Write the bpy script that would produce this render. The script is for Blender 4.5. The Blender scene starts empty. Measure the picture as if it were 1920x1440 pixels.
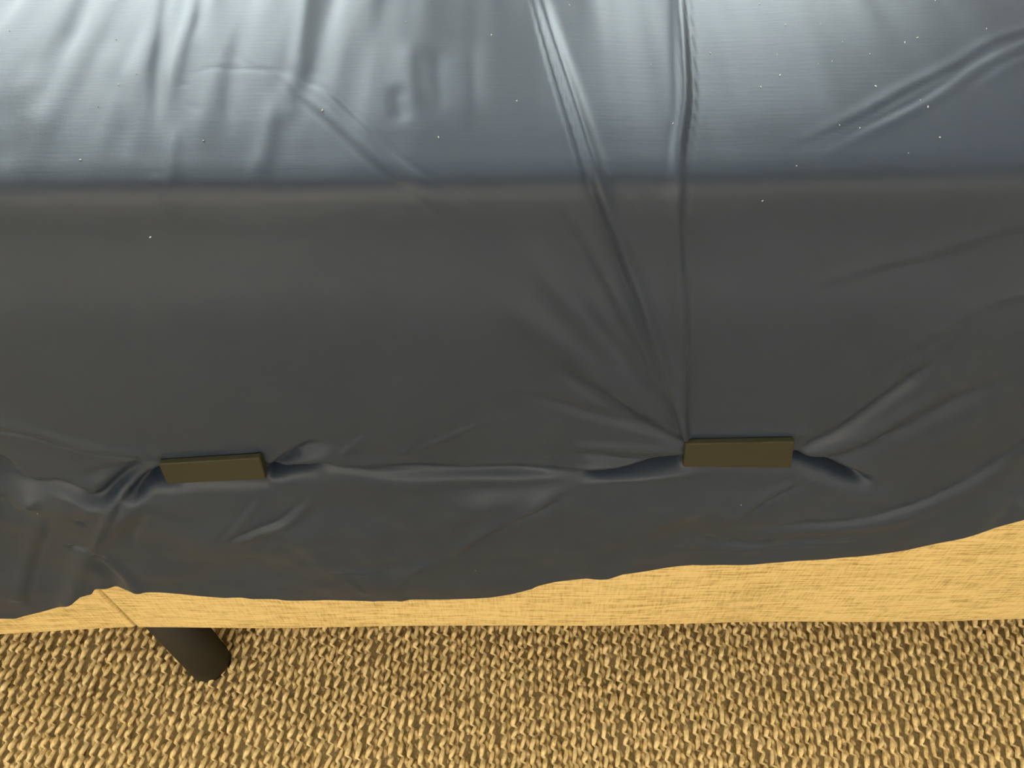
import bpy, bmesh, math
import numpy as np
from mathutils import Vector, Matrix

# ------------------------------------------------------------------ camera, light, exposure
SC = bpy.context.scene
COL = SC.collection
PITCH = math.radians(50.7)          # below the horizon
ROLL = math.radians(0.30)
FPX = 1442.0                        # focal length in pixels of the 1920 x 1440 frame
HCAM = 1.0
cam_d = bpy.data.cameras.new('camera')
cam = bpy.data.objects.new('camera', cam_d); COL.objects.link(cam)
cam_d.sensor_width = 36.0; cam_d.lens = FPX / 1920 * 36.0
cam_d.clip_start = 0.02
cam.matrix_world = (Matrix.Translation((0, 0, HCAM)) @ Matrix.Rotation(math.pi/2 - PITCH, 4, 'X')
                    @ Matrix.Rotation(-ROLL, 4, 'Z'))
SC.camera = cam

W = bpy.data.worlds.new('sky'); SC.world = W; W.use_nodes = True
bg = W.node_tree.nodes['Background']
bg.inputs['Color'].default_value = (0.86, 0.97, 0.97, 1); bg.inputs['Strength'].default_value = 13.0

SC.view_settings.view_transform = 'Standard'; SC.view_settings.look = 'None'
SC.view_settings.gamma = 1.0; SC.view_settings.use_curve_mapping = False
SC.view_settings.exposure = 0.0

LAMP_COLOR = (1.0, 0.89, 0.72)
LAMP_POWER = 99.0
ROOM = dict(x0=-2.6, x1=2.4, y0=-4.0, y1=2.0, h=2.5)
WINDOWS = [dict(x0=-2.0, x1=-.40, z0=0.85, z1=2.38), dict(x0=.20, x1=.95, z0=0.85, z1=2.38)]

CP, SP = math.cos(PITCH), math.sin(PITCH)
def unroll(px, py):
    dx, dy = px - 960.0, py - 720.0
    c, s = math.cos(ROLL), math.sin(ROLL)
    return c*dx - s*dy, s*dx + c*dy
def on_plane_y(px, py, Y):
    dx, dy = unroll(px, py); u, v = dx/FPX, dy/FPX
    t = Y / (CP - v*SP)
    return u*t, Y, HCAM - t*(SP + v*CP)

# ------------------------------------------------------------------ helpers
RNG = np.random.default_rng(7)
def tag(o, label=None, cat=None, group=None, kind=None):
    if label: o['label'] = label
    if cat: o['category'] = cat
    if group: o['group'] = group
    if kind: o['kind'] = kind
    return o
def link(name, me, mat=None, parent=None, smooth=True):
    o = bpy.data.objects.new(name, me); COL.objects.link(o)
    if mat: me.materials.append(mat)
    if smooth: me.polygons.foreach_set('use_smooth', np.ones(len(me.polygons), bool))
    if parent: o.parent = parent
    return o
def empty(name, loc=(0, 0, 0), rz=0):
    o = bpy.data.objects.new(name, None); COL.objects.link(o)
    o.location = loc; o.rotation_euler = (0, 0, rz); o.empty_display_size = 0.05
    return o
def bm_obj(name, bm, mat, parent=None, smooth=False):
    me = bpy.data.meshes.new(name); bm.normal_update(); bm.to_mesh(me); bm.free()
    return link(name, me, mat, parent, smooth)
def box_bm(x0, x1, y0, y1, z0, z1, bevel=0, seg=3, cuts=0):
    bm = bmesh.new(); bmesh.ops.create_cube(bm, size=1)
    for v in bm.verts:
        v.co = Vector(((x0+x1)/2 + v.co.x*(x1-x0), (y0+y1)/2 + v.co.y*(y1-y0), (z0+z1)/2 + v.co.z*(z1-z0)))
    if bevel: bmesh.ops.bevel(bm, geom=bm.edges[:], offset=bevel, segments=seg, affect='EDGES', profile=0.5)
    return bm
def lathe_bm(prof, n=32, close=True):
    bm = bmesh.new(); rings = []
    for r, z in prof:
        rings.append([bm.verts.new((r*math.cos(2*math.pi*k/n), r*math.sin(2*math.pi*k/n), z)) for k in range(n)])
    for a, b in zip(rings, rings[1:]):
        for k in range(n): bm.faces.new((a[k], a[(k+1) % n], b[(k+1) % n], b[k]))
    if close:
        bm.faces.new(rings[0][::-1]); bm.faces.new(rings[-1])
    return bm
def grid_mesh(name, P, quads):
    me = bpy.data.meshes.new(name)
    me.vertices.add(len(P)); me.vertices.foreach_set('co', P.astype(np.float32).ravel())
    n = len(quads); me.loops.add(n*4); me.loops.foreach_set('vertex_index', quads.astype(np.int32).ravel())
    me.polygons.add(n); me.polygons.foreach_set('loop_start', np.arange(0, n*4, 4, dtype=np.int32))
    me.update(calc_edges=True); me.validate(); return me
def noise2(x, y, seed=0):
    """smooth value noise, about -1..1"""
    r = np.random.default_rng(seed).uniform(-1, 1, (256, 256))
    xi, yi = np.floor(x).astype(int), np.floor(y).astype(int)
    fx, fy = x-xi, y-yi
    fx = fx*fx*fx*(fx*(fx*6-15)+10); fy = fy*fy*fy*(fy*(fy*6-15)+10)
    g = lambda i, j: r[i & 255, j & 255]
    return ((g(xi, yi)*(1-fx) + g(xi+1, yi)*fx)*(1-fy) + (g(xi, yi+1)*(1-fx) + g(xi+1, yi+1)*fx)*fy)

# ------------------------------------------------------------------ materials
def mat(name, color=(.5, .5, .5), rough=.5, spec=.5, metal=0):
    m = bpy.data.materials.new(name); m.use_nodes = True
    b = m.node_tree.nodes['Principled BSDF']
    b.inputs['Base Color'].default_value = (*color, 1); b.inputs['Roughness'].default_value = rough
    b.inputs['Specular IOR Level'].default_value = spec; b.inputs['Metallic'].default_value = metal
    return m, m.node_tree.nodes, m.node_tree.links, b
def coord(N, L, scale, which='Object'):
    t = N.new('ShaderNodeTexCoord'); mp = N.new('ShaderNodeMapping'); mp.inputs['Scale'].default_value = scale
    L.new(t.outputs[which], mp.inputs['Vector']); return mp.outputs['Vector']
def noise(N, L, vec, scale, detail=3, rough=.55):
    n = N.new('ShaderNodeTexNoise'); n.inputs['Scale'].default_value = scale
    n.inputs['Detail'].default_value = detail; n.inputs['Roughness'].default_value = rough
    L.new(vec, n.inputs['Vector']); return n.outputs['Fac']
def ramp(N, L, fac, stops):
    r = N.new('ShaderNodeValToRGB'); e = r.color_ramp.elements
    e[0].position, e[0].color = stops[0][0], (*stops[0][1], 1); e[1].position, e[1].color = stops[-1][0], (*stops[-1][1], 1)
    for p, c in stops[1:-1]:
        k = e.new(p); k.color = (*c, 1)
    L.new(fac, r.inputs['Fac']); return r.outputs['Color']
def math_n(N, L, op, a, b):
    m = N.new('ShaderNodeMath'); m.operation = op
    for i, v in enumerate((a, b)):
        if isinstance(v, (int, float)): m.inputs[i].default_value = v
        else: L.new(v, m.inputs[i])
    return m.outputs[0]
def bump(N, L, b, height, strength, dist):
    n = N.new('ShaderNodeBump'); n.inputs['Strength'].default_value = strength; n.inputs['Distance'].default_value = dist
    L.new(height, n.inputs['Height']); L.new(n.outputs['Normal'], b.inputs['Normal'])

M_WALL, N, L, B = mat('wall_paint', (.80, .77, .71), .9, .2)
bump(N, L, B, noise(N, L, coord(N, L, (1, 1, 1)), 180, 2), .15, .002)
M_CEIL, N, L, B = mat('ceiling_paint', (.82, .80, .76), .95, .1)
M_TRIM, N, L, B = mat('white_trim', (.82, .80, .76), .45, .4)
M_GLASS = bpy.data.materials.new('window_glass'); M_GLASS.use_nodes = True
N, L = M_GLASS.node_tree.nodes, M_GLASS.node_tree.links; N.clear()
o_ = N.new('ShaderNodeOutputMaterial'); mx = N.new('ShaderNodeMixShader'); tr = N.new('ShaderNodeBsdfTransparent'); gl = N.new('ShaderNodeBsdfGlossy')
gl.inputs['Roughness'].default_value = .02; mx.inputs[0].default_value = .06
L.new(tr.outputs[0], mx.inputs[1]); L.new(gl.outputs[0], mx.inputs[2]); L.new(mx.outputs[0], o_.inputs[0])

# charcoal satin
M_SHEET, N, L, B = mat('charcoal_satin', (.028, .035, .050), .44, .32)
v1 = coord(N, L, (60, 60, 900)); v2 = coord(N, L, (1, 1, 1))
fine = noise(N, L, v1, 1.0, 3); slub = noise(N, L, coord(N, L, (25, 500, 500)), 1.0, 2)
col = ramp(N, L, noise(N, L, v2, 9, 3), [(.3, (.0230, .0340, .055)), (.7, (.0265, .0385, .062))])
L.new(col, B.inputs['Base Color'])
tw = N.new('ShaderNodeTexWave'); tw.inputs['Scale'].default_value = 420; tw.bands_direction = 'DIAGONAL'; tw.inputs['Distortion'].default_value = .3
L.new(v2, tw.inputs['Vector'])
h = math_n(N, L, 'ADD', math_n(N, L, 'MULTIPLY', tw.outputs['Fac'], .25), math_n(N, L, 'ADD', fine, slub))
bump(N, L, B, h, .10, .0006)
M_LINT, *_ = mat('lint', (.6, .6, .58), .9, .1)

# beige linen upholstery
def linen(name):
    m, N, L, B = mat(name, (.62, .47, .27), .9, .15)
    a = noise(N, L, coord(N, L, (42, 42, 620)), 1.0, 3, .55)       # weft streaks
    b = noise(N, L, coord(N, L, (480, 55, 60)), 1.0, 2, .55)       # warp
    c = noise(N, L, coord(N, L, (6, 6, 6)), 1.0, 2)
    s = math_n(N, L, 'ADD', math_n(N, L, 'MULTIPLY', a, .62), math_n(N, L, 'MULTIPLY', b, .26))
    s = math_n(N, L, 'ADD', s, math_n(N, L, 'MULTIPLY', c, .12))
    L.new(ramp(N, L, s, [(.36, (.36, .25, .095)), (.46, (.60, .45, .195)), (.56, (.72, .56, .265))]), B.inputs['Base Color'])
    bump(N, L, B, s, .35, .0012)
    return m
M_LINEN = linen('beige_linen')

M_LEG, N, L, B = mat('black_plastic', (.020, .017, .012), .6, .25)
M_METAL, N, L, B = mat('olive_bronze_metal', (.036, .035, .021), .6, .2, .0)
bump(N, L, B, noise(N, L, coord(N, L, (1, 1, 1)), 700, 2), .2, .0004)
M_MATTRESS, *_ = mat('mattress_ticking', (.72, .72, .70), .9, .2)

def carpet_mat(name, flat=False):
    m, N, L, B = mat(name, (.5, .36, .18), .95, .1)
    a = noise(N, L, coord(N, L, (1, 1, 1)), 260, 3, .6); c = noise(N, L, coord(N, L, (1, 1, 1)), 30, 2)
    s = math_n(N, L, 'ADD', math_n(N, L, 'MULTIPLY', a, .65), math_n(N, L, 'MULTIPLY', c, .35))
    L.new(ramp(N, L, s, [(.32, (.58, .425, .20)), (.52, (.86, .67, .35)), (.68, (.93, .76, .45))]), B.inputs['Base Color'])
    hsrc = noise(N, L, coord(N, L, (1, .5, 1)), 500, 3, .6)
    if flat:
        w = N.new('ShaderNodeTexWave'); w.inputs['Scale'].default_value = 12.5; w.inputs['Distortion'].default_value = 3
        w.inputs['Detail'].default_value = 2; L.new(coord(N, L, (1, .5, 1)), w.inputs['Vector'])
        hsrc = math_n(N, L, 'ADD', math_n(N, L, 'MULTIPLY', w.outputs['Fac'], 3.0), hsrc)
    bump(N, L, B, hsrc, .7, .0035 if flat else .0014)
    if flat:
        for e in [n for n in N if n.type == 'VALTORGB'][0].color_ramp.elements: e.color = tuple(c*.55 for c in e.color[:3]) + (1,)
    return m
M_CARPET = carpet_mat('tan_loop_carpet'); M_FLOOR = carpet_mat('tan_carpet_far', True)
M_LAMPMETAL, *_ = mat('lamp_metal', (.10, .09, .08), .4, .5, .8)
M_SHADE, *_ = mat('lamp_bowl', (.75, .70, .60), .6, .3)

# ------------------------------------------------------------------ room
R = ROOM; T = .12
def struct(name, bm, m, parent=None):
    o = bm_obj(name, bm, m, parent)
    if parent is None: o['kind'] = 'structure'
    return o
struct('floor', box_bm(R['x0']-T, R['x1']+T, R['y0']-T, R['y1']+T, -.1, 0), M_FLOOR)
struct('ceiling', box_bm(R['x0']-T, R['x1']+T, R['y0']-T, R['y1']+T, R['h'], R['h']+.1), M_CEIL)
struct('wall_left', box_bm(R['x0']-T, R['x0'], R['y0']-T, R['y1']+T, 0, R['h']), M_WALL)
struct('wall_right', box_bm(R['x1'], R['x1']+T, R['y0']-T, R['y1']+T, 0, R['h']), M_WALL)
struct('wall_front', box_bm(R['x0'], R['x1'], R['y0']-T, R['y0'], 0, R['h']), M_WALL)
bm = bmesh.new(); y0, y1 = R['y1'], R['y1']+T
wa, wb = WINDOWS
for (a, b, c, d) in ((R['x0'], wa['x0'], 0, R['h']), (wa['x1'], wb['x0'], 0, R['h']), (wb['x1'], R['x1'], 0, R['h']),
                     (wa['x0'], wa['x1'], 0, wa['z0']), (wa['x0'], wa['x1'], wa['z1'], R['h']),
                     (wb['x0'], wb['x1'], 0, wb['z0']), (wb['x0'], wb['x1'], wb['z1'], R['h'])):
    t = box_bm(a, b, y0, y1, c, d); me = bpy.data.meshes.new('t'); t.to_mesh(me); t.free(); bm.from_mesh(me); bpy.data.meshes.remove(me)
struct('wall_back', bm, M_WALL)
for nm, b in (('baseboard_left', (R['x0'], R['x0']+.014, R['y0'], R['y1'])), ('baseboard_right', (R['x1']-.014, R['x1'], R['y0'], R['y1'])),
              ('baseboard_front', (R['x0']+.014, R['x1']-.014, R['y0'], R['y0']+.014)), ('baseboard_back', (R['x0']+.014, R['x1']-.014, R['y1']-.014, R['y1']))):
    struct(nm, box_bm(*b, 0.0, .09, .003, 2), M_TRIM)
def window(name, WIN, nsash):
    x0, x1, z0, z1 = WIN['x0'], WIN['x1'], WIN['z0'], WIN['z1']; ya, yb = R['y1']+.03, R['y1']+.08
    w = empty(name, ((x0+x1)/2, R['y1'], z0)); w['kind'] = 'structure'
    def wpart(nm, x0, x1, ya, yb, z0, z1, m):
        o = bm_obj(nm, box_bm(x0, x1, ya, yb, z0, z1, .003 if m is M_TRIM else 0, 2), m, w)
        o.matrix_parent_inverse = Matrix.Translation(w.location).inverted()
    wpart('window_frame', x0, x0+.05, ya, yb, z0, z1, M_TRIM); wpart('window_frame', x1-.05, x1, ya, yb, z0, z1, M_TRIM)
    wpart('window_frame', x0+.05, x1-.05, ya, yb, z0, z0+.05, M_TRIM); wpart('window_frame', x0+.05, x1-.05, ya, yb, z1-.05, z1, M_TRIM)
    wx = [x0+.05 + (x1-x0-.1)*k/nsash for k in range(nsash+1)]
    for k in range(1, nsash): wpart('mullion', wx[k]-.02, wx[k]+.02, ya, yb, z0+.05, z1-.05, M_TRIM)
    for k in range(nsash): wpart('pane', wx[k]+(.02 if k else 0), wx[k+1]-(.02 if k < nsash-1 else 0), ya+.02, ya+.026, z0+.05, z1-.05, M_GLASS)
    wpart('window_sill', x0-.04, x1+.04, R['y1']-.07, R['y1']+.03, z0-.03, z0, M_TRIM)
    pd = bpy.data.lights.new('window_portal', 'AREA'); pd.shape = 'RECTANGLE'; pd.size = x1-x0; pd.size_y = z1-z0; pd.cycles.is_portal = True
    po = bpy.data.objects.new('window_portal', pd); COL.objects.link(po); po.location = ((x0+x1)/2, R['y1']+T+.005, (z0+z1)/2)
    po.rotation_euler = (-math.pi/2, 0, 0)
window('window_1', WINDOWS[0], 2); window('window_2', WINDOWS[1], 1)

# floor lamps behind the camera, uplights that wash ceiling and wall with warm light
def floor_lamp(x, y, label, power):
    r = empty('floor_lamp', (x, y, 0)); tag(r, label, 'lamp', 'floor lamps behind the viewer')
    bm_obj('base', lathe_bm([(.15, 0), (.15, .012), (.13, .022), (.02, .03)], 40), M_LAMPMETAL, r, True)
    bm_obj('pole', lathe_bm([(.012, .028), (.012, .77)], 16), M_LAMPMETAL, r, True)
    bm_obj('shade', lathe_bm([(.02, .75), (.09, .77), (.16, .83), (.19, .89), (.182, .89), (.15, .835), (.08, .785), (.0001, .78)], 40, False), M_SHADE, r, True)
    d = bpy.data.lights.new('lamp_bulb', 'AREA'); d.shape = 'DISK'; d.size = .24; d.energy = power; d.color = LAMP_COLOR
    o = bpy.data.objects.new('lamp_bulb', d); COL.objects.link(o); o.parent = r; o.location = (0, 0, .875); o.rotation_euler = (math.pi, 0, 0)
floor_lamp(-1.6, -3.4, 'dark metal uplight floor lamp with cream bowl, left behind the viewer', LAMP_POWER*1.35)
floor_lamp(1.2, -3.4, 'dark metal uplight floor lamp with cream bowl, right behind the viewer', LAMP_POWER*.5)

# ------------------------------------------------------------------ bed base
BX0, BX1, YF, YB = -1.0, 1.05, .322, 1.86
ZB, ZT = .195, .492
SEAM = on_plane_y(250, 1178, YF)[0]
base = empty('upholstered_bed', (0, (YF+YB)/2, 0))
tag(base, 'beige linen upholstered bed base below the grey sheet, on black legs', 'bed')
def child(o):
    o.matrix_parent_inverse = Matrix.Translation(base.location).inverted(); return o
def upholstered(name, xa, xb, fz):
    """padded box: finely divided front face, rounded edges, slightly uneven bottom line"""
    nx = max(8, int((xb-xa)/.012)); rad = .009; er = .004
    xs = np.unique(np.concatenate([np.linspace(xa, xb, nx), xa+np.linspace(0, .004, 5), xb-np.linspace(0, .004, 5)])); nx = len(xs)
    ring = []                                   # cross-section in (y, z) around the box, rounded corners
    for cy, cz, a0 in ((YF+rad, ZB+rad, 180), (YB-rad, ZB+rad, 270), (YB-rad, ZT-rad, 0), (YF+rad, ZT-rad, 90)):
        for k in range(5):
            a = math.radians(a0 + 90*k/4); ring.append((cy + rad*math.cos(a), cz + rad*math.sin(a)))
    extra = [(YF, ZT - (ZT-ZB)*k/14) for k in range(1, 14)]
    ring = ring + extra
    ring = np.array(ring); n = len(ring)
    P = np.zeros((nx, n, 3))
    end = np.minimum(1, np.minimum(xs-xa, xb-xs)/er)
    inset = er*(1-np.sqrt(np.clip(1-(1-end)**2, 0, 1)))
    for i, x in enumerate(xs):
        y, z = ring[:, 0].copy(), ring[:, 1].copy()
        y += np.where(y < 1, inset[i], -inset[i]); z += np.where(z < .34, inset[i]*.25, -inset[i])
        low = (z < .34)
        f = np.clip((ZT-z)/(ZT-ZB), 0, 1)
        z = z + f*(fz(x))
        y = y - np.where(y < 1, 1, 0)*(.002*math.sin(x*7.1+1) + .0012*math.sin(x*19))*f
        P[i, :, 0] = x; P[i, :, 1] = y; P[i, :, 2] = z
    P[0, :, 0] += 0
    idx = np.arange(nx*n).reshape(nx, n)
    q = np.stack([idx[:-1, :], np.roll(idx, -1, 1)[:-1, :], np.roll(idx, -1, 1)[1:, :], idx[1:, :]], -1).reshape(-1, 4)
    me = grid_mesh(name, P.reshape(-1, 3), q)
    bm = bmesh.new(); bm.from_mesh(me); bm.verts.ensure_lookup_table()
    bm.faces.new([bm.verts[k] for k in idx[0]]); bm.faces.new([bm.verts[k] for k in idx[-1][::-1]])
    bmesh.ops.recalc_face_normals(bm, faces=bm.faces[:])
    bm.to_mesh(me); bm.free()
    return child(link(name, me, M_LINEN, base))
wob = lambda x: .0018*math.sin(x*9+.4) + .0012*math.sin(x*23)
upholstered('upholstered_section', SEAM+.0006, BX1, lambda x: wob(x)*.6 - .0115*max(0., min(1., (.02-x)/.42))**.8)
upholstered('upholstered_section', BX0, SEAM-.0006, lambda x: -.0105 + (x-SEAM)*.062)
LX, LY = (lambda u, v: (u, v))(-.391, .352)
def leg(x, y, top):
    r = .0255
    prof = [(r*.86, .002), (r*.97, .004), (r, .009), (r, top)]
    o = bm_obj('leg', lathe_bm(prof, 40), M_LEG, base, True); child(o); o.location = (x, y, 0)
    f = bm_obj('foot_pad', lathe_bm([(r*.80, 0.0), (r*.80, .003)], 32), M_LEG, o)
    return o
for (x, y) in ((LX, LY), (.93, LY), (LX, 1.80), (.93, 1.80), (-.93, LY), (-.93, 1.80)):
    leg(x, y, ZB - .008 + (.0 if x > SEAM else (x-SEAM)*.062))

# mattress under the sheet
bm = box_bm(-.985, 1.035, .345, 1.835, ZT+.001, .739, .045, 5)
mt = bm_obj('mattress', bm, M_MATTRESS, None, True)
tag(mt, 'thick mattress lying on the linen base, covered by the charcoal sheet', 'mattress')

# ------------------------------------------------------------------ the sheet
YC = 1.09
CTRL = [(YC, .7725), (.80, .7725), (.62, .772), (.54, .770), (.475, .766), (.43, .7617), (.395, .7575), (.3740, .7540), (.3575, .7505), (.3500, .7474), (.3455, .7418), (.3425, .7330),
        (.3385, .716), (.3335, .698), (.3250, .67), (.3185, .635), (.3135, .60), (.3105, .572), (.309, .555), (.3085, .540), (.3065, .525), (.303, .507),
        (.2985, .487), (.2955, .465), (.292, .42), (.287, .36), (.282, .30), (.276, .22), (.270, .12)]
def catmull(P, n):
    P = np.array(P, float); out = []
    Q = np.vstack([2*P[0]-P[1], P, 2*P[-1]-P[-2]])
    for i in range(1, len(Q)-2):
        a, b, c, d = Q[i-1], Q[i], Q[i+1], Q[i+2]
        t0, t1 = 0, np.linalg.norm(b-a)**.5; t2 = t1 + np.linalg.norm(c-b)**.5; t3 = t2 + np.linalg.norm(d-c)**.5
        t = np.linspace(t1, t2, n, endpoint=False)[:, None]
        A1 = (t1-t)/(t1-t0)*a + (t-t0)/(t1-t0)*b; A2 = (t2-t)/(t2-t1)*b + (t-t1)/(t2-t1)*c; A3 = (t3-t)/(t3-t2)*c + (t-t2)/(t3-t2)*d
        B1 = (t2-t)/(t2-t0)*A1 + (t-t0)/(t2-t0)*A2; B2 = (t3-t)/(t3-t1)*A2 + (t-t1)/(t3-t1)*A3
        out.append((t2-t)/(t2-t1)*B1 + (t-t1)/(t2-t1)*B2)
    return np.vstack(out + [P[-1][None]])
PR = catmull(CTRL, 24)
PS = np.concatenate([[0], np.cumsum(np.linalg.norm(np.diff(PR, axis=0), axis=1))])
P_FWD = PR[:, 0]*CP + (HCAM-PR[:, 1])*SP
P_PY = 720 + FPX*(-PR[:, 0]*SP + (HCAM-PR[:, 1])*CP)/P_FWD
assert np.all(np.diff(P_PY[5:]) > 0)
def to_cloth(px, py):
    """photo point -> (x, s) on the undraped cloth profile"""
    dx, dy = unroll(px, py)
    s = np.interp(dy+720, P_PY, PS); return dx/FPX*np.interp(s, PS, P_FWD), s

HEM = [(-600, 1140), (-400, 1150), (-200, 1160), (-80, 1160), (0, 1157), (30, 1158), (50, 1152), (90, 1143), (135, 1129), (150, 1120), (170, 1118), (176, 1110), (200, 1111), (225, 1108), (248, 1104), (262, 1109),
       (285, 1110.5), (295, 1111), (330, 1114), (370, 1120), (420, 1126.5), (450, 1127), (470, 1130), (520, 1130.5), (526, 1132), (580, 1135), (587, 1136.5), (640, 1137), (700, 1136), (708, 1134), (740, 1131), (752, 1133), (768, 1129), (800, 1128.5), (838, 1127), (860, 1126.5),
       (920, 1124), (960, 1117), (985, 1110), (998, 1107), (1005, 1103), (1040, 1094), (1075, 1089), (1100, 1086), (1120, 1088.5), (1140, 1088), (1168, 1080), (1260, 1073), (1288, 1070), (1300, 1068), (1322, 1068), (1400, 1062),
       (1500, 1053), (1552, 1050), (1562, 1048), (1620, 1040), (1700, 1026), (1760, 1012), (1805, 1001), (1840, 990), (1880, 979), (1920, 968), (2050, 925), (2200, 885), (2600, 860), (3200, 860)]
HX, HS = zip(*[to_cloth(*p) for p in HEM])

# wrinkles: polyline in photo pixels, height mm, width mm (half), kind
#  r ridge / valley (sign), L lap: step that is high on the right-hand side of the direction of travel and sharp at the line
F = []
def fold(kind, amp, wid, pts, t0=1, t1=1): F.append((kind, amp, wid, pts, t0, t1))
# big radiating pleats into the right retainer
fold('p', 4.2, 3.4, [(985, -60), (1005, 0), (1022, 60), (1040, 120), (1075, 230), (1110, 340), (1150, 450), (1195, 570), (1240, 700), (1279, 815)], .9, 0)
fold('p', -3.2, 3.2, [(1282, -60), (1283, 0), (1290, 100), (1293, 190), (1286, 250), (1281, 300), (1278, 400), (1284, 520), (1290, 650), (1287, 815)], .7, 0)
fold('r', 1.0, 4, [(1272, -60), (1273, 0), (1277, 100), (1281, 200), (1279, 260)], 0, 1)
fold('p', 2.2, 3.5, [(1040, 355), (1065, 405), (1090, 450), (1130, 530), (1190, 640), (1275, 812)])
fold('r', 3.4, 8, [(960, 400), (1010, 490), (1060, 550), (1130, 630), (1200, 720), (1277, 815)], 1, .2)
fold('r', -3.2, 5, [(1010, 470), (1080, 560), (1160, 660), (1225, 745), (1278, 815)], 1, .2)
fold('r', 3.6, 9, [(930, 540), (1000, 605), (1080, 665), (1180, 750), (1275, 818)], 1, .2)
fold('r', -3.6, 6, [(1010, 660), (1110, 735), (1190, 785), (1270, 820)], 1, .2)
fold('r', -2.8, 5, [(960, 740), (1030, 752), (1110, 778), (1200, 800), (1270, 822)], 1, .2)
fold('r', 1.6, 5, [(1215, 640), (1245, 730), (1280, 812)], 1, .2)
fold('r', .5, 2, [(1178, 360), (1200, 400), (1218, 425)])
fold('r', .45, 2, [(1215, 325), (1224, 355)])
# lobe and pinch left of the right retainer
fold('r', 3.0, 5.5, [(1045, 836), (1110, 838), (1180, 841), (1240, 842), (1276, 842)], 1, .3)
fold('r', -4.5, 3.0, [(1050, 842), (1110, 856), (1180, 866), (1240, 866), (1282, 858)], 1, .1)
fold('r', 2.6, 3.0, [(1040, 874), (1110, 880), (1180, 876), (1240, 869), (1282, 860)], 1, .1)
fold('r', -5.0, 4.5, [(1040, 890), (1080, 892), (1150, 889), (1220, 880), (1284, 868)], 1, .1)
fold('r', 2.0, 5, [(1080, 910), (1140, 900), (1210, 894), (1300, 884), (1330, 882)])
fold('r', -1.2, 2, [(1085, 905), (1110, 896), (1180, 892), (1250, 885)])
fold('r', .8, 4, [(1015, 835), (1040, 862)]); fold('r', -.6, 3, [(1012, 842), (1040, 868)])
# tuck line between the retainers
fold('p', 3.2, 6.0, [(500, 888), (560, 874), (640, 874), (720, 884), (850, 888), (960, 889), (1060, 887)], .2, 1)
fold('r', -2.6, 7, [(640, 862), (760, 872), (900, 878), (1020, 880), (1120, 880)])
fold('r', 1.2, 14, [(520, 905), (640, 905), (760, 915), (900, 910)])
fold('r', -2.2, 9, [(760, 932), (860, 922), (960, 922), (1060, 908), (1130, 898)])
fold('r', 1.6, 12, [(820, 960), (940, 945), (1040, 925), (1100, 910)])
fold('p', 1.9, 5, [(840, 1050), (900, 1010), (960, 978), (1010, 955), (1060, 925), (1095, 905)])
fold('r', -1.6, 22, [(700, 990), (780, 1000), (860, 990)])
# right of left retainer
fold('r', -5.5, 4.5, [(494, 886), (540, 862), (580, 838), (625, 824)], .1, 1)
fold('r', 2.6, 7, [(505, 884), (560, 860), (620, 848), (680, 852)], .2, 1)
fold('r', -4.5, 4.0, [(494, 893), (540, 884), (580, 874), (650, 868)], .1, 1)
fold('r', 1.2, 3, [(508, 890), (545, 880), (575, 880)])
fold('r', -2.4, 6, [(520, 898), (570, 892), (620, 884)])
fold('p', -.9, 2.5, [(700, 866), (760, 850), (830, 820), (900, 792), (980, 765)])
fold('p', -.7, 2.5, [(620, 862), (660, 830), (700, 800)])
fold('p', -.6, 2.5, [(720, 858), (760, 840), (790, 815)])
# left side: lap line and gathers at the left retainer
fold('p', 2.0, 4.5, [(-120, 795), (-20, 803), (60, 815), (130, 836), (200, 850), (260, 857), (300, 866)], 0, .3)
fold('r', -6.0, 6, [(-60, 840), (0, 862), (25, 890), (60, 908), (110, 908), (150, 920), (180, 934), (215, 910), (240, 888), (258, 874)], 0, .4)
fold('r', 2.4, 6, [(40, 930), (80, 920), (130, 930), (175, 950), (215, 940), (245, 915), (275, 890)], 1, .4)
fold('r', -2.2, 5, [(150, 892), (200, 880), (250, 874)])
fold('r', -5.0, 4.2, [(240, 940), (262, 912), (285, 890), (300, 880)], 1, .1)
fold('r', -3.0, 4.5, [(283, 896), (310, 908), (335, 908)], .3, 1)
fold('r', 2.6, 4.0, [(225, 945), (250, 915), (280, 888), (298, 872)], 1, .2)
fold('p', 2.6, 3.2, [(170, 1045), (190, 1008), (215, 960), (235, 920), (252, 890)])
fold('r', 2.2, 5, [(165, 1060), (200, 1000), (235, 960), (270, 935), (300, 915)])
fold('r', -2.6, 4, [(235, 1030), (255, 990), (285, 955)])
fold('r', -2.6, 6, [(-60, 930), (0, 935), (30, 960), (65, 950)], 0, 1)
fold('r', 2.0, 4, [(60, 960), (55, 945), (70, 935)])
fold('r', -1.3, 2, [(142, 970), (158, 982), (170, 986)])
fold('p', -1.0, 5, [(90, 950), (80, 1000), (62, 1050), (48, 1120)], 1, 0)
fold('r', -3.5, 7, [(172, 1035), (182, 1060), (205, 1085), (215, 1115)], .3, 0)
fold('r', 3.0, 8, [(172, 1035), (150, 1070), (140, 1100), (130, 1130)], .3, 0)
fold('r', 2.0, 6, [(185, 1040), (215, 1065), (245, 1090), (255, 1110)], .6, 0)
fold('r', -1.4, 3, [(170, 1042), (200, 1050)])
fold('r', -1.6, 2.5, [(118, 1030), (150, 1032), (172, 1040)])
fold('p', -1.7, 3.5, [(402, 1024), (440, 1010), (490, 992), (530, 980), (575, 942), (590, 925)])
fold('p', -1.0, 3.0, [(405, 1022), (440, 985), (475, 945), (490, 925)])
fold('r', .9, 9, [(530, 985), (580, 1035), (620, 1068), (660, 1110)])
fold('r', -1.4, 20, [(330, 1060), (450, 1060), (560, 1050)])
fold('p', 1.3, 3, [(612, 1070), (650, 1073), (700, 1072), (735, 1062), (760, 1056)])
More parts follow.
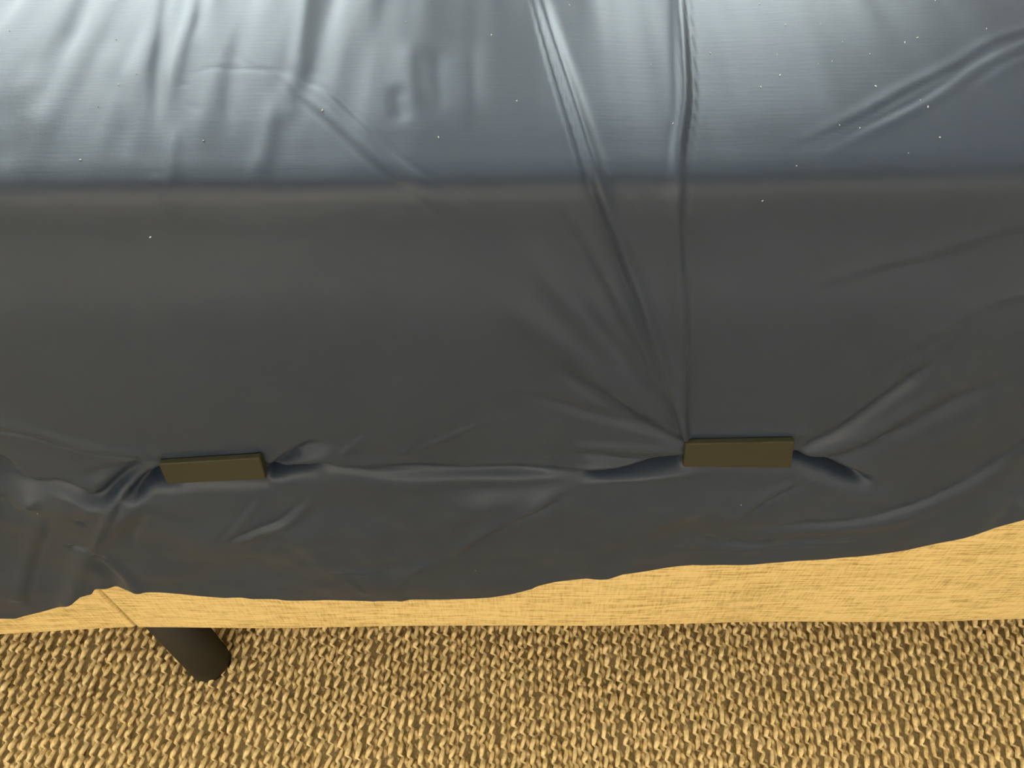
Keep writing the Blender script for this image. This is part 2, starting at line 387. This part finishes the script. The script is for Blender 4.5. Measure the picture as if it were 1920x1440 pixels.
fold('p', 1.2, 3, [(735, 1105), (760, 1085), (790, 1065), (830, 1050)])
fold('r', .8, 4, [(640, 1075), (665, 1100), (690, 1125)])
fold('r', -1.0, 6, [(700, 1085), (730, 1060), (745, 1040)])
# right of the right retainer
fold('r', -5.0, 4.5, [(1484, 858), (1530, 868), (1570, 882), (1610, 898), (1650, 914)], .1, 1)
fold('r', 3.0, 7, [(1490, 848), (1540, 848), (1600, 826), (1680, 785), (1780, 720)], .2, 1)
fold('r', -4.2, 5, [(1495, 846), (1530, 830), (1570, 812), (1640, 765), (1720, 705), (1790, 640)], .2, 1)
fold('r', -3.6, 7, [(1530, 862), (1600, 852), (1680, 815), (1780, 760), (1920, 690)], .4, 1)
fold('r', 2.4, 9, [(1520, 900), (1600, 925), (1680, 945)], .5, 1)
fold('r', 1.4, 14, [(1640, 890), (1760, 830), (1900, 740)])
fold('p', 1.1, 4, [(1330, 1005), (1390, 965), (1450, 928), (1510, 900), (1545, 885)])
fold('p', -1.4, 7, [(1330, 1008), (1400, 998), (1480, 990), (1600, 978), (1690, 958), (1780, 922), (1860, 875), (1960, 800)], 1, 0)
fold('p', 1.5, 3.5, [(1250, 1028), (1330, 1032), (1420, 1031), (1500, 1025), (1580, 1016), (1625, 1006)])
fold('r', -.9, 3, [(1325, 1005), (1345, 1022)]); fold('r', -.8, 3, [(1340, 1022), (1380, 1015), (1415, 1023)])
fold('r', 1.0, 5, [(1380, 1045), (1440, 1020), (1470, 1005)])
fold('r', .8, 8, [(1200, 1000), (1290, 960), (1350, 920)]); fold('r', -1.0, 14, [(1180, 1040), (1260, 1010), (1330, 960)])
fold('r', -.8, 6, [(1840, 1000), (1890, 950), (1940, 880)], 1, 0)
fold('p', .7, 4, [(1600, 720), (1740, 640), (1860, 580), (1960, 545)], 1, 0)
fold('p', .6, 4, [(1480, 560), (1640, 510), (1800, 470), (1930, 430)], 1, 0)
# deep pockets where the retainers pinch the cloth
fold('v', -6, 4.5, [(620, 874), (760, 881), (900, 887), (1040, 889), (1130, 887)])
fold('v', -13, 4.0, [(1070, 893), (1150, 888), (1220, 878), (1262, 870), (1288, 864)], 1, 0)
fold('v', -9, 2.6, [(1210, 866), (1250, 862), (1288, 856)], 1, 0)
fold('v', -13, 3.8, [(1478, 854), (1510, 862), (1550, 875), (1600, 894), (1640, 908)], 0, 1)
fold('v', -12, 3.8, [(488, 892), (515, 891), (560, 884), (610, 878)], 0, 1)
fold('v', -8, 3.4, [(490, 870), (505, 878), (530, 866), (565, 846)], 0, 1)
fold('v', -13, 3.8, [(236, 942), (262, 914), (285, 897), (308, 886)], 1, 0)
fold('v', -8, 3.4, [(270, 906), (300, 908), (325, 908)], .5, 0)
fold('v', -6, 4.0, [(150, 925), (182, 936), (215, 912), (250, 882)], 1, .5)
# fold marks on the top of the bed
for off, a in ((0, .8), (44, -.8)):
    fold('p', a, 3.0, [(480+off*.9, 110), (520+off*.8, 140), (560+off, 175-off*.3), (630+off, 235-off*.25), (710+off, 310-off*.2), (790+off, 370-off*.3), (890+off, 430-off*.4)])
fold('r', -.2, 2, [(340, 150), (352, 138), (375, 127), (430, 122), (500, 126), (560, 130)]); fold('r', -.18, 2, [(430, 80), (455, 110), (480, 124)])
fold('r', -.2, 2, [(345, 185), (380, 205)]); fold('r', -.2, 2, [(345, 146), (342, 158)])
fold('p', .5, 3.0, [(1440, 300), (1530, 262), (1620, 222), (1700, 178), (1780, 140), (1860, 95), (1960, 60)], 1, 0)
fold('p', -.55, 3.0, [(1490, 315), (1560, 278), (1640, 240), (1740, 190), (1830, 130), (1960, 70)], 1, 0)
fold('p', -.3, 3.0, [(1790, 180), (1830, 165), (1870, 140), (1960, 100)], 1, 0)
# soft lengthwise pulls over the bed edge, upper left
fold('r', -1.5, 6, [(180, -60), (150, 0), (125, 60), (100, 115)], 0, 1)
fold('r', 1.3, 9, [(310, -60), (290, 50), (274, 120), (270, 200), (268, 280)], 0, 1)
fold('r', -2.0, 5, [(312, -20), (300, 60), (292, 130), (290, 200), (284, 270)], 0, 1)
fold('r', 1.7, 5, [(370, -60), (355, 20), (335, 90), (318, 160), (302, 230)], 0, 1)
fold('r', 1.1, 4, [(328, 215), (322, 270), (320, 320), (314, 380), (310, 420)])
fold('r', .6, 2, [(288, 320), (288, 350)])
fold('r', 1.0, 9, [(410, -60), (402, 20), (390, 100), (392, 220), (396, 290)], 0, 1)
fold('r', -1.0, 5, [(382, -60), (374, 20), (366, 80)], 0, 1)
fold('r', 1.3, 6, [(580, -60), (568, 40), (556, 130), (548, 220)], 0, 1); fold('r', 1.3, 6, [(522, 150), (504, 230), (486, 310), (479, 385)])
fold('r', -.95, 9, [(640, -60), (610, 40), (590, 120), (560, 180), (540, 260)], 0, 1)
fold('r', .8, 5, [(530, 130), (540, 190), (535, 240)])
fold('r', -.8, 6, [(460, 20), (440, 100), (425, 200), (420, 300)])
fold('r', .9, 8, [(770, 60), (772, 140), (776, 220)]); fold('r', -1.0, 6, [(745, 150), (752, 240)]); fold('r', -.9, 7, [(812, 80), (818, 160), (822, 230)])
fold('r', .7, 8, [(870, 60), (880, 160), (890, 250)]); fold('r', -.8, 8, [(20, 150), (10, 260), (15, 340)])
fold('r', .8, 10, [(70, 100), (60, 190), (65, 260)]); fold('r', .8, 8, [(205, 60), (200, 150), (195, 240)])
fold('r', -.8, 6, [(235, 120), (228, 220), (225, 300)])

S_TUCK = to_cloth(960, 790)[1]
def disp(X, S):
    D = np.zeros_like(X)
    # soft unevenness: pulls running over the edge (top), gentle billows elsewhere
    py = np.interp(S, PS, P_PY)
    top = np.clip((420-py)/200, 0, 1)
    D += top*np.clip(.75-X*1.4, .3, 1)*(.0011*noise2(X*34+5, S*5, 1) + .0006*noise2(X*75, S*9, 2))
    low = np.clip((py-880)/80, 0, 1)
    D += low*(.0038*noise2(X*13, S*17, 3) + .0009*noise2(X*36+2, S*40, 4))
    D += .0013*noise2(X*6+9, S*6+3, 5)*(1-.5*top)
    D += .0035*low*np.clip((py-930)/150, 0, 1)*noise2(X*6.5+2.3, S*1.5, 6)
    for kind, amp, wid, pts, t0, t1 in F:
        amp *= 1e-3; wid *= 1e-3
        c = np.array([to_cloth(*p) for p in pts])
        if c[:, 1].min() > S_TUCK and kind in 'rp' and abs(amp) < .0021: amp *= 1.7
        m = 6*wid
        sel = np.where((X > c[:, 0].min()-m) & (X < c[:, 0].max()+m) & (S > c[:, 1].min()-m) & (S < c[:, 1].max()+m))
        if len(sel[0]) == 0: continue
        x, s = X[sel], S[sel]
        cc = catmull(c, 6) if len(c) > 2 else c
        seg = np.diff(cc, axis=0); ln = np.linalg.norm(seg, axis=1); cum = np.concatenate([[0], np.cumsum(ln)]); tot = cum[-1]
        best = np.full(x.shape, 1e9); sd = np.zeros(x.shape); al = np.zeros(x.shape); ov = np.zeros(x.shape); last = len(seg)-1
        for k in range(len(seg)):
            if ln[k] < 1e-9: continue
            ux, us = seg[k]/ln[k]
            rx, rs = x-cc[k, 0], s-cc[k, 1]
            tt = rx*ux + rs*us; t = np.clip(tt, 0, ln[k])
            d = np.hypot(rx-ux*t, rs-us*t); b = d < best
            perp = rx*us - rs*ux                                         # + : image right of downward travel
            over = np.where((k == 0) & (tt < 0), -tt, 0) + np.where((k == last) & (tt > ln[k]), tt-ln[k], 0)
            best = np.where(b, d, best)
            sd = np.where(b, np.where(over > 0, perp, np.where(perp >= 0, d, -d)), sd)
            ov = np.where(b, over, ov); al = np.where(b, (cum[k]+t)/tot, al)
        best = np.where(ov > 0, np.abs(sd), best)
        tap = np.ones(x.shape)
        ease = lambda v: v*v*(3-2*v)
        lo, hi = ease(np.clip(al/.35, 0, 1)), ease(np.clip((1-al)/.35, 0, 1))
        tap *= (1-t0) + t0*lo; tap *= (1-t1) + t1*hi; tap *= np.exp(-(ov/(1.2*wid))**2)
        if kind in 'rv':
            h = np.exp(-(best/wid)**2)
            run = cc[-1]-cc[0]
            if kind == 'r' and amp < 0 and abs(run[0]) > abs(run[1]) and c[:, 1].min() > S_TUCK:       # creases under a roll of cloth: steep above, slow below
                up = sd if run[0] > 0 else -sd
                h = np.where(up > 0, np.exp(-(best/(.8*wid))**2), np.exp(-(best/(1.7*wid))**2))
        else:
            u = sd/wid                                   # pleat: crest on the + side, crease on the - side
            h = np.where(np.abs(u) < 4, .9*np.exp(-((u-.9)/1.3)**2) - .75*np.exp(-((u+.45)/.55)**2), 0)
            if amp < 0: h = np.where(np.abs(u) < 4, -(.9*np.exp(-((u+.9)/1.3)**2) - .75*np.exp(-((u-.45)/.55)**2)), 0)
        D[sel] += amp*tap*h
    return D

PLATES = [((297, 871), (487, 859), (499, 899), (313, 908)), ((1285, 833), (1491, 829), (1483, 878), (1281, 876))]
YP = .3032                                             # front face of the retainers
def build_sheet():
    fx = np.arange(-.74, .7401, .0022)
    xs = np.concatenate([np.linspace(BX0+.02, -.75, 14), fx, np.linspace(.75, BX1-.02, 16)])
    ea = np.concatenate([np.linspace(.004, .063, 6), np.linspace(.08, .24, 8)])          # overhang of the ends
    NA = len(ea)
    s_top = np.interp(-60, P_PY, PS); s_mid = np.interp(800, P_PY, PS)
    s1 = np.concatenate([np.linspace(0, s_top-.012, 22), np.arange(s_top, s_mid, .0022)])
    nlow = 155
    xx = np.concatenate([np.full(NA, BX0+.02), xs, np.full(NA, BX1-.02)])
    hs = np.interp(xx, HX, HS)
    low = s_mid + .001 + (hs[:, None]-s_mid-.001)*np.linspace(0, 1, nlow)[None, :]
    S = np.concatenate([np.repeat(s1[None], len(xx), 0), low], 1)
    X = np.repeat(xx[:, None], S.shape[1], 1)
    y, z = np.interp(S, PS, PR[:, 0]), np.interp(S, PS, PR[:, 1])
    e = 1e-3
    ty, tz = np.interp(S+e, PS, PR[:, 0])-np.interp(S-e, PS, PR[:, 0]), np.interp(S+e, PS, PR[:, 1])-np.interp(S-e, PS, PR[:, 1])
    ln = np.hypot(ty, tz)+1e-12; ny, nz = tz/ln, -ty/ln      # outward: up on top, towards the viewer on the side
    D = disp(X, S)
    # the retainers press the cloth back
    py_ = np.interp(S, PS, P_PY)
    for pl in PLATES:
        q = [on_plane_y(*p, YP) for p in pl]
        xa, xb = min(a[0] for a in q), max(a[0] for a in q); za, zb = min(a[2] for a in q), max(a[2] for a in q)
        dx = np.maximum(0, np.maximum(xa+.004-X, X-xb+.004)); dz = np.maximum(0, np.maximum(za-z, z-zb))
        wgt = np.exp(-(dx/.0012)**2 - (dz/.006)**2)
        lim = (y - (YP+.0052))                              # largest displacement towards the viewer allowed here
        D = np.where(wgt > .02, D*(1-wgt) + lim*wgt, D)
    D[:NA] *= 0; D[-NA:] *= 0
    Y = y + D*ny; Z = z + D*nz
    k_ = np.clip((520-py_)/140, 0, 1); k_ = k_*k_*(3-2*k_)
    Z += k_*(.013*np.clip(X, -.5, .5) + .0011*noise2(X*9+4, X*0, 31))          # the bed edge is not quite level
    Zt = .7725
    # hanging ends
    r = .05
    def endprof(a):
        if a < r*math.pi/2: return r*math.sin(a/r), r*(1-math.cos(a/r))
        return r, r + a - r*math.pi/2
    for k in range(NA):
        o, d = endprof(ea[k])
        for i, sg in ((NA-1-k, -1), (len(xx)-NA+k, 1)):
            X[i] += sg*(o - .02)*1.0 if False else sg*o*.6
            db = Zt - Z[i]; Z[i] = Zt - (np.maximum(db, 0)**6 + d**6)**(1/6)
    # back half: mirror of the profile without wrinkles
    bj = np.concatenate([np.linspace(0, s_top, 18), np.linspace(s_top+.01, s_mid+.14, 40)])[1:]
    Sb = np.repeat(bj[None], len(xx), 0); yb, zb = 2*YC-np.interp(Sb, PS, PR[:, 0]), np.interp(Sb, PS, PR[:, 1])
    Xb = np.repeat(X[:, :1], Sb.shape[1], 1)
    for k in range(NA):
        d = endprof(ea[k])[1]
        for i in (NA-1-k, len(xx)-NA+k): zb[i] = Zt - (np.maximum(Zt-zb[i], 0)**6 + d**6)**(1/6)
    X = np.concatenate([Xb[:, ::-1], X], 1); Y = np.concatenate([yb[:, ::-1], Y], 1); Z = np.concatenate([zb[:, ::-1], Z], 1)
    nu, nv = X.shape; idx = np.arange(nu*nv).reshape(nu, nv)
    q = np.stack([idx[:-1, :-1], idx[:-1, 1:], idx[1:, 1:], idx[1:, :-1]], -1).reshape(-1, 4)
    me = grid_mesh('bed_sheet', np.stack([X, Y, Z], -1).reshape(-1, 3), q)
    o = link('bed_sheet', me, M_SHEET)
    md = o.modifiers.new('thickness', 'SOLIDIFY'); md.thickness = .0011; md.offset = -1
    return o, (X, Y, Z)
sheet, SH = build_sheet()
tag(sheet, 'charcoal grey satin bed sheet pulled over the mattress, hem hanging over the base', 'bed sheet')

# lint on the sheet
def lint_specks():
    pts = [(18, 56), (216, 74), (222, 158), (186, 200), (255, 140), (603, 206), (761, 39), (921, 64), (819, 258), (152, 302), (382, 265), (283, 443),
           (1071, 10), (1220, 120), (1330, 99), (1426, 7), (1471, 46), (1456, 105), (1463, 139), (1535, 119), (1577, 232), (1541, 44), (1722, 69), (1696, 80), (1628, 101), (1727, 186), (1701, 289), (1849, 56), (1755, 2),
           (1492, 313), (1265, 232), (1424, 164), (966, 191), (1561, 116), (1615, 241), (1426, 374), (1391, 947), (890, 1070), (70, 963), (1737, 201), (1640, 161), (1760, 258), (1578, 80)]
    X, Y, Z = SH; vx = np.stack([X, Y, Z], -1).reshape(-1, 3)
    fwd = vx[:, 1]*CP + (HCAM-vx[:, 2])*SP
    ux, uy = vx[:, 0]/fwd*FPX, (-vx[:, 1]*SP + (HCAM-vx[:, 2])*CP)/fwd*FPX
    bm = bmesh.new(); r = np.random.default_rng(3)
    for p in pts:
        dx, dy = unroll(*p); k = int(np.argmin((ux-dx)**2 + (uy-dy)**2)); c = Vector(vx[k])
        to = (Vector((0, 0, HCAM))-c).normalized()
        s = r.uniform(.00022, .00045)
        g = bmesh.ops.create_icosphere(bm, subdivisions=1, radius=1)
        mt = Matrix.Translation(c + to*.0004) @ Matrix.Rotation(r.uniform(0, 3), 4, to) @ Matrix.Diagonal((s*r.uniform(1, 2.2), s, s, 1))
        bmesh.ops.transform(bm, matrix=mt, verts=g['verts'])
    o = bm_obj('lint_specks', bm, M_LINT, sheet); o['kind'] = 'stuff'
    return o
lint_specks()

# ------------------------------------------------------------------ mattress retainers
def retainer(px, label):
    q = [Vector(on_plane_y(*p, YP)) for p in px]
    c = sum(q, Vector())/4
    r = empty('mattress_retainer', (c.x, YP, min(p.z for p in q)))
    tag(r, label, 'bracket', 'mattress retainers along the bed edge')
    inv = Matrix.Translation(r.location).inverted()
    def quadbox(name, A, yfront, thick, bev):
        bm = bmesh.new()
        f = [bm.verts.new((p.x, yfront, p.z)) for p in A]; b = [bm.verts.new((p.x, yfront+thick, p.z)) for p in A]
        bm.faces.new(f[::-1]); bm.faces.new(b)
        for k in range(4): bm.faces.new((f[k], f[(k+1) % 4], b[(k+1) % 4], b[k]))
        bmesh.ops.recalc_face_normals(bm, faces=bm.faces[:])
        bmesh.ops.bevel(bm, geom=bm.edges[:], offset=bev, segments=3, affect='EDGES', profile=.5)
        o = bm_obj(name, bm, M_METAL, r); o.matrix_parent_inverse = inv; return o
    tl, t_r, br, bl = q
    quadbox('front_plate', q, YP, .005, .0011)
    w = .004
    ux = (t_r-tl).normalized()
    for a, b, sgn in ((tl, bl, 1), (t_r, br, -1)):
        A = [a + ux*sgn*.0003, a + ux*sgn*w, b + ux*sgn*w, b + ux*sgn*.0003]
        A = A if sgn > 0 else [A[1], A[0], A[3], A[2]]
        sh = Vector((0, 0, .002)); A = [A[0]-sh, A[1]-sh, A[2]+sh, A[3]+sh]
        quadbox('side_arm', A, YP+.004, .030, .0006)
    return r
retainer(PLATES[0], 'dark olive metal mattress retainer bracket above the black leg, slightly tilted')
retainer(PLATES[1], 'dark olive metal mattress retainer bracket where the long sheet pleats converge')

# ------------------------------------------------------------------ carpet loops
def carpet():
    r = np.random.default_rng(11)
    pitch, x0, x1, y0, y1, st = .0123, -1.3, 1.3, -.4, .60, .0027
    ys = np.arange(y0, y1, st); n = len(ys)
    PV, Q, base_i = [], [], 0
    k = 0; x = x0
    while x < x1:
        for hi in (True, False):
            per = .0158 if hi else .0128
            jit = np.cumsum(r.normal(0, .055, n))*.35
            ph = ys/per + r.uniform(0, 1) + jit*.6 + .25*noise2(ys*45+k*7.3, np.full(n, k*.7), 21)
            fr = ph - np.floor(ph); lump = np.floor(ph).astype(int)
            rnd = r.uniform(-1, 1, 4096); rnd2 = r.uniform(-1, 1, 4096); a = rnd[lump & 4095]; b2 = rnd2[lump & 4095]
            bumpf = np.sin(np.pi*fr)**.8
            wander = .0016*noise2(ys*16+k*3.1, np.full(n, k*1.7), 23)
            if hi:
                lat = (fr-.5)*.0048*(1+.4*b2) + .0007*b2 + wander
                rad = .0019 + .0012*bumpf*(1+.3*a)
                zc = .0064 + .0020*bumpf*(1+.6*a)
                ang = np.radians([-60, 0, 55, 125, 180, 240]); cx = x
            else:
                lat = .0011*b2 + .0012*np.sin(ph*6.28+a) + wander
                rad = .0020 + .0014*bumpf*(1+.3*a)
                zc = -.0018 + .0030*bumpf*(1+.6*a) - np.where(a < -.35, .0028, 0)
                ang = np.radians([0, 50, 90, 130, 180]); cx = x + pitch*.5
            m = len(ang)
            P = np.zeros((n, m, 3))
            P[:, :, 0] = cx + lat[:, None] + rad[:, None]*np.cos(ang)[None]
            P[:, :, 1] = ys[:, None] + .05*0
            P[:, :, 2] = zc[:, None] + 1.15*rad[:, None]*np.sin(ang)[None]
            P += r.normal(0, .0002, P.shape)
            idx = np.arange(n*m).reshape(n, m) + base_i
            Q.append(np.stack([idx[:-1, :-1], idx[1:, :-1], idx[1:, 1:], idx[:-1, 1:]], -1).reshape(-1, 4)); PV.append(P.reshape(-1, 3)); base_i += n*m
        k += 1; x += pitch
    me = grid_mesh('carpet_loops', np.concatenate(PV), np.concatenate(Q))
    o = link('carpet_loops', me, M_CARPET)
    o.rotation_euler = (0, 0, math.radians(1.0))
    return tag(o, 'tan looped berber carpet with ridged rows below the bed', 'carpet', kind='stuff')
carpet()
